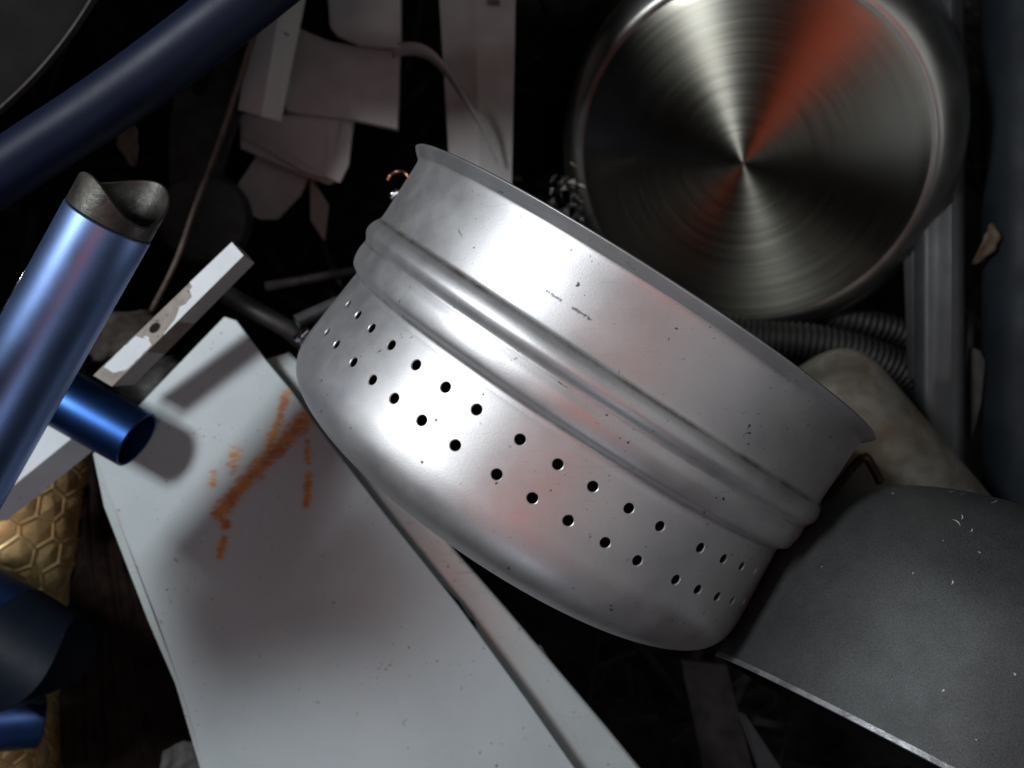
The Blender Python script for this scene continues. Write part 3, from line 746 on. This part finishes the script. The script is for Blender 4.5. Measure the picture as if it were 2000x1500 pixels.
# ================================================================== foam card packaging
def cards():
    G = 'pale packing card pieces behind the steamer'
    def piece(name, label, pts, th=.004, mat='card'):
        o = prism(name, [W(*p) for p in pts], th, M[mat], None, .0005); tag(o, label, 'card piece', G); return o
    # angle strip
    r = thing('angled_card_strip', W(530, 110, -.15), 'angled white card strip running up from the top left of the pile', 'card piece', G)
    V = [W(508, -60, -.150), W(560, -60, -.138), W(606, -60, -.160), W(465, 213, -.150), W(510, 226, -.138), W(547, 235, -.160)]
    V += [v + Vector((.0, 0, -.003)) for v in V]
    F = [(0, 3, 4, 1), (1, 4, 5, 2), (6, 7, 10, 9), (7, 8, 11, 10), (3, 9, 10, 4), (4, 10, 11, 5), (0, 6, 9, 3), (2, 5, 11, 8), (0, 1, 7, 6), (1, 2, 8, 7)]
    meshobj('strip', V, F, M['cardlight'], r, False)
    prism('ink_dash', [W(555, 62, -.1372), W(565, 68, -.1375), W(564, 71, -.1375), W(554, 65, -.1372)], .0002, M['ink'], r, 0)
    piece('card_block', 'squarish card block at the top edge above the stepped card', [(638, -40, -.17), (782, -40, -.17), (782, 94, -.17), (700, 86, -.172), (655, 66, -.174), (644, 52, -.175)], .006)
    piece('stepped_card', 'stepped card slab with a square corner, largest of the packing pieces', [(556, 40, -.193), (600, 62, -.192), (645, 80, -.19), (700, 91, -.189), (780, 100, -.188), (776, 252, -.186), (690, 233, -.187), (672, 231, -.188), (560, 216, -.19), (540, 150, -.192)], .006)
    piece('backing_card', 'wide dim card sheet behind the stepped slab and folded flap', [(520, 120, -.212), (700, 120, -.209), (690, 250, -.206), (668, 350, -.2065), (640, 360, -.207), (598, 345, -.208), (470, 290, -.2135), (466, 225, -.213), (520, 205, -.212)], .003)
    r = thing('folded_card', W(580, 290, -.20), 'folded card flap hanging under the stepped slab', 'card piece', G)
    prism('flap', [W(466, 222, -.205), W(640, 226, -.197), W(637, 346, -.200), W(598, 338, -.202), W(520, 292, -.207), W(474, 272, -.21)], .003, M['card'], r)
    prism('flap', [W(640, 226, -.1965), W(672, 231, -.190), W(690, 240, -.196), W(681, 322, -.199), W(664, 357, -.200), W(637, 346, -.1995)], .003, M['card'], r)
    piece('lowest_card', 'dim four-cornered card lowest in the pile by the rusty rod', [(505, 298, -.225), (604, 340, -.222), (585, 380, -.222), (540, 428, -.223), (505, 428, -.224), (443, 392, -.226)], .004)
    piece('pointed_card', 'dark triangular card scrap beside the lowest card', [(605, 345, -.235), (640, 400, -.235), (632, 470, -.24), (606, 430, -.24)], .003)
    r = thing('tall_card_strip', W(935, 150, -.18), 'tall upright card strip reaching the steamer rim', 'card piece', G)
    prism('left_face', [W(855, -40, -.195), W(925, -40, -.185), W(938, 345, -.190), W(876, 300, -.20)], .003, M['card'], r)
    prism('right_face', [W(925.6, -40, -.1848), W(1008, -40, -.190), W(999, 400, -.195), W(938.6, 345, -.1898)], .003, M['card'], r)
    for k in range(6):
        prism('printed_mark', [W(952+k*4, -2, -.1832-.0006*k), W(954.5+k*4, -2, -.1832-.0006*k), W(955+k*4, 10, -.1832-.0006*k), W(952.6+k*4, 10, -.1832-.0006*k)], .0002, M['ink'], r, 0)
    # curled paper ribbon
    P = catmull([W(770, 84, -.172), W(805, 82, -.160), W(840, 94, -.155), W(872, 128, -.158), (W(905, 180, -.163)), W(940, 240, -.170), W(972, 318, -.182)], 6)
    V = []; F = []; m = len(P)
    for i, p in enumerate(P):
        w = .009*(1-i/(m-1))**.7 + .0006
        V.append(p + Vector((0, 0, 0))); V.append(p + Vector((-.30*w, -.55*w, -.8*w*1.6)))
    for i in range(m-1): F.append((2*i, 2*i+2, 2*i+3, 2*i+1))
    o = meshobj('curled_paper', V, F, M['card']); s = o.modifiers.new('s', 'SOLIDIFY'); s.thickness = .0004
    tag(o, 'thin curled strip of paper between the cards', 'paper strip')
cards()

def blocker():  # unseen boards added only for the shade they cast on the cards
    r = thing('shade_blocker', Vector((-.14, .27, -.05)), 'dark unseen crate just beyond the top edge, shading the cards', 'blocker')
    prism('shade_board', [(-.30, .205, .0), (-.03, .200, .0), (-.03, .272, .0), (-.30, .275, .0)], .008, M['leaf2'], r)
    prism('shade_board', [(-.30, .279, .0), (-.03, .276, .0), (-.03, .36, .0), (-.30, .36, .0)], .008, M['leaf2'], r)
blocker()

# ================================================================== rods, plates, small pieces
def bits():
    P = catmull([W(530, -60, -.10), W(505, 30, -.105), (W(470, 150, -.112)), W(430, 270, -.120), W(385, 395, -.128), W(345, 510, -.133), W(297, 606, -.14)], 6)
    v, f = sweep(P, lambda u, p: (.0024 - .0004*u)*(1+.10*math.sin(37*u)*math.cos(p*2)+.18*math.cos(2*p)), 14)
    tag(meshobj('rusty_rod', v, f, M['rust']), 'thin rusty rod leaning between blue tube and cards', 'rod')
    # slotted dark plate
    r = thing('slotted_plate', W(400, 220, -.18), 'dull dark steel plate with a round hole and slit', 'metal plate')
    prism('plate', [W(330, 250, -.19), W(345, 150, -.185), W(450, 70, -.18), W(520, 60, -.18), W(455, 255, -.18), W(430, 340, -.185), W(330, 380, -.19)], .004, M['dimgrey'], r)
    K = 24; c = W(390, 170, -.1826)
    meshobj('hole', [c + Vector((.0055*math.cos(k*2*math.pi/K), .0062*math.sin(k*2*math.pi/K), .0008)) for k in range(K)], [tuple(range(K))], M['black'], r, False)  # dark of the hole painted as a flat black disc
    prism('slit', [W(396, 160, -.1815), W(418, 115, -.180), W(424, 117, -.180), W(404, 165, -.1815)], .0004, M['black'], r, 0)  # dark of the slit painted as a thin black strip
    # jar-like round thing behind the rod
    C = W(395, 425, -.19)
    tag(lathe('round_lid', [(0, .0002), (.0, .026), (-.001, .030), (-.004, .0315), (-.006, .0335), (-.010, .034), (-.012, .030), (-.012, .0002)], C, (.15, -.1, 1), M['dimgrey'], None, 64), 'small round dark lid behind the rusty rod', 'lid')
    # leaf
    def leaf(name, a, b, w, mat, label, cat, zb=.004):
        V = []; F = []; n = 14; d = (b-a); side = d.normalized().cross(Vector((0, 0, 1))).normalized()
        for i in range(n):
            u = i/(n-1); p = a + d*u + Vector((0, 0, zb*math.sin(u*3.1))); ww = w*math.sin(math.pi*(u*.92+.04))**.8*(1+.12*math.sin(u*21))
            for k in (-1, -.5, 0, .5, 1): V.append(p + side*ww*k + Vector((0, 0, .35*ww*abs(k))) + Vector((0, 0, .0008*math.sin(u*17+k*3))))
        for i in range(n-1):
            for k in range(4): F.append((5*i+k, 5*i+k+1, 5*i+k+6, 5*i+k+5))
        o = meshobj(name, V, F, mat); s = o.modifiers.new('s', 'SOLIDIFY'); s.thickness = .0004
        return tag(o, label, cat)
    leaf('dry_leaf', W(250, 222, -.16), W(262, 325, -.165), .0075, M['leaf'], 'brown dry leaf just under the long navy tube', 'leaf')
    leaf('curled_leaf', W(1938, 436, -.14), W(1900, 518, -.15), .0050, M['leaf'], 'curled brown leaf beside the grey upright at right', 'leaf', .008)
    # leathery scraps under the white bar
    leaf('leather_scrap', W(180, 700, -.085), W(300, 612, -.09), .011, M['leaf2'], 'crumpled dark leathery scrap left of the white bar', 'scrap', .010)
    leaf('rubber_scrap', W(240, 800, -.080), W(345, 700, -.082), .011, M['hose'], 'dark rubbery scrap under the white bar', 'scrap', .008)
    # short pipe end and chrome bolt beside the steamer
    zc = -.045; E = W(579, 628, zc); u = Vector((-.80, -.42, .35)).normalized()
    o = hollow('small_pipe', E - u*.035, u, .035, 14*px(zc), .0009, M['steel'], None)
    tag(o, 'small grey pipe end left of the steamer', 'pipe')
    r = thing('chrome_bolt', W(592, 655, -.03), 'tiny bright chrome bolt touching the steamer', 'bolt')
    v, f = sweep([W(578, 662, -.030), W(604, 646, -.028)], lambda u, p: .0021, 16); meshobj('shank', v, f, M['chrome'], r)
    v, f = sweep([W(590, 671, -.030), W(596, 668, -.029)], lambda u, p: .0016, 16); meshobj('nut', v, f, M['chrome'], r)
    # dark bars crossing beneath the steamer's left
    v, f = sweep([W(440, 575, -.10), W(560, 640, -.11), W(700, 760, -.13)], lambda u, p: .006, 20)
    tag(meshobj('dark_pipe', v, f, M['steel']), 'dark pipe running under the steamer from the end of the white bar', 'pipe')
    v, f = sweep([W(520, 560, -.15), W(610, 545, -.15), W(720, 525, -.15)], lambda u, p: .0035, 12)
    tag(meshobj('brown_stick', v, f, M['junk']), 'dark stick left of the steamer ridge', 'stick')
    # crumpled foil
    rnd = random.Random(8); V = []; F = []
    c = W(1112, 395, -.16)
    for k in range(46):
        p = c + Vector((rnd.gauss(0, .008), rnd.gauss(0, .010), rnd.gauss(0, .006))); b = len(V)
        q = [p + Vector((rnd.uniform(-1, 1), rnd.uniform(-1, 1), rnd.uniform(-1, 1)))*.0038 for _ in range(4)]
        V += q; F += [(b, b+1, b+2), (b, b+2, b+3), (b, b+3, b+1), (b+1, b+3, b+2)]
    tag(meshobj('crumpled_foil', V, F, M['foil'], None, False), 'glinting crumpled foil between the steamer rim and steel pan', 'foil')
    # dirty cast can at the right
    ax = (W(1791, 994, -.09) - W(1614, 774, -.10)).normalized(); C = W(1596, 762, -.11)
    R = 122*px(-.10)
    prof = [(-.0175, .0002), (-.017, R*.35), (-.014, R*.62), (-.009, R*.80), (-.002, R*.92), (.008, R*.985), (.02, R), (.12, R*1.04), (.125, R*.9), (.125, .0002)]
    prof = [(p.x, p.y) for p in catmull([(s, r_, 0) for s, r_ in prof[:8]], 5)] + prof[8:]
    tag(lathe('cast_cylinder', prof, C, ax, M['tan'], None, 96), 'dirty tan cast metal cylinder with rounded end, behind the steamer', 'cylinder')
    # corrugated hoses
    def hose(name, P, R, label, pitch=.0045):
        P = catmull(P, 14); L = sum((P[i+1]-P[i]).length for i in range(len(P)-1)); m = int(L/pitch*6)
        cum = [0]
        for i in range(len(P)-1): cum.append(cum[-1] + (P[i+1]-P[i]).length)
        Q = [Vector([float(np.interp(L*k/m, cum, [p[c] for p in P])) for c in range(3)]) for k in range(m+1)]
        v, f = sweep(Q, lambda u, p: R*(1 + .09*math.sin(u*L/pitch*2*math.pi)), 24)
        tag(meshobj(name, v, f, M['hose']), label, 'hose', 'corrugated hoses under the steel pan')
    hose('corrugated_hose', [W(1380, 640, -.19), W(1470, 660, -.185), W(1580, 668, -.18), W(1680, 690, -.18), W(1790, 745, -.185), W(1850, 830, -.19)], .0125, 'thicker dark corrugated hose above the tan cylinder')
    hose('corrugated_hose', [W(1560, 560, -.21), W(1620, 610, -.205), W(1690, 630, -.2), W(1760, 650, -.2), W(1850, 700, -.205)], .0095, 'thinner dark corrugated hose just under the pan rim')
    # ribbed upright
    r = thing('ribbed_upright', W(1850, 500, -.12), 'tall grey ribbed plastic upright at the right', 'profile')
    z = -.135; x0, x1 = 1800, 1899; V = []; F = []; cols = []
    n = 80
    for i in range(n+1):
        u = i/n; x = x0 + (x1-x0)*u; dz = -.010*abs(2*u-1)**5
        if .15 < u < .62: dz += .0005*math.sin((u-.15)/.47*2*math.pi*9)
        cols.append((x, dz))
    ys = [-60, 200, 500, 735, 760, 980, 1100]
    for y in ys:
        for (x, dz) in cols:
            k = 1 if y < 740 else .15
            base = -.010*abs(2*((x-x0)/(x1-x0))-1)**5
            V.append(W(x, y, z) + Vector((0, 0, base + (dz-base)*k)))
    for j in range(len(ys)-1):
        for i in range(n): F.append((j*(n+1)+i, (j+1)*(n+1)+i, (j+1)*(n+1)+i+1, j*(n+1)+i+1))
    o = meshobj('ribbed_face', V, F, M['ribgrey'], r); s = o.modifiers.new('s', 'SOLIDIFY'); s.thickness = .018; s.offset = -1
    prism('lower_cover', [W(1822, 735, -.150), W(1804, 790, -.150), W(1804, 1010, -.150), W(1860, 1010, -.150), W(1860, 735, -.150)], .006, M['bluegrey'], r, .001)
    prism('side_tab', [W(1896, 678, -.150), W(1915, 684, -.150), W(1926, 705, -.150), W(1918, 790, -.152), W(1896, 870, -.154)], .004, M['dimgrey'], r, .001)
    # dark cylinder at the far right
    C = W(2010, 750, -.15)
    tag(lathe('dark_drum', [(-.35, .0002), (-.35, .028), (.35, .028), (.35, .0002)], C, (0, 1, .0), M['bluegrey'], None, 96), 'dark blue-grey drum standing at the right edge', 'drum')
    # big lid, top left corner
    C = Vector((-.40, .305, -.012)); R = .2195
    r = thing('large_dark_lid', C, 'big dark round lid with a thin pale edge in the top left corner', 'lid')
    lathe('plate', [(.0015, .0002), (.0015, R-.004), (0, R-.001), (-.003, R-.001), (-.003, .0002)], C, (0, 0, 1), M['liddark'], r, 256)
    lathe('edge', [(.0006, R-.0012), (.0016, R-.0004), (.0012, R+.0004), (-.003, R+.0004), (-.0034, R-.0012)], C, (0, 0, 1), M['steel'], r, 256)
    # plastic shards at the bottom
    a_ = prism('plastic_shard', [W(1440, 1390, -.10), W(1456, 1395, -.10), W(1545, 1530, -.095), W(1490, 1530, -.10)], .002, M['foamgrey']); tag(a_, 'dull dark plastic shard below the charcoal pan', 'plastic')
    a_ = prism('dark_board', [W(1330, 1290, -.17), W(1420, 1300, -.16), W(1480, 1540, -.16), W(1380, 1540, -.17)], .004, M['junk']); tag(a_, 'very dark board in the gap between steamer and charcoal pan', 'board')
    # cloth corner
    V = []; F = []; n = 24
    for j in range(n):
        for i in range(n):
            u, v = i/(n-1), j/(n-1); p = W(310 + 100*u, 1475 + 90*v - 18*math.sin(u*3.0), -.08)
            p.z += .004*noise.noise(Vector((u*4, v*4, 0))) + .0012*noise.noise(Vector((u*15, v*15, 5))) - .006*(1-v)**4
            V.append(p)
    for j in range(n-1):
        for i in range(n-1): F.append((j*n+i, (j+1)*n+i, (j+1)*n+i+1, j*n+i+1))
    o = meshobj('rag', V, F, M['cloth']); s = o.modifiers.new('s', 'SOLIDIFY'); s.thickness = .001; tag(o, 'grey fuzzy rag corner at the bottom edge beside the panel', 'rag')
M['liddark'] = surf('dark_lid_metal', (.012, .012, .012), (.018, .017, .017), 30, .0, (.8, .9), .2, 700, grain=.1, spec=.04)
bits()
slats()
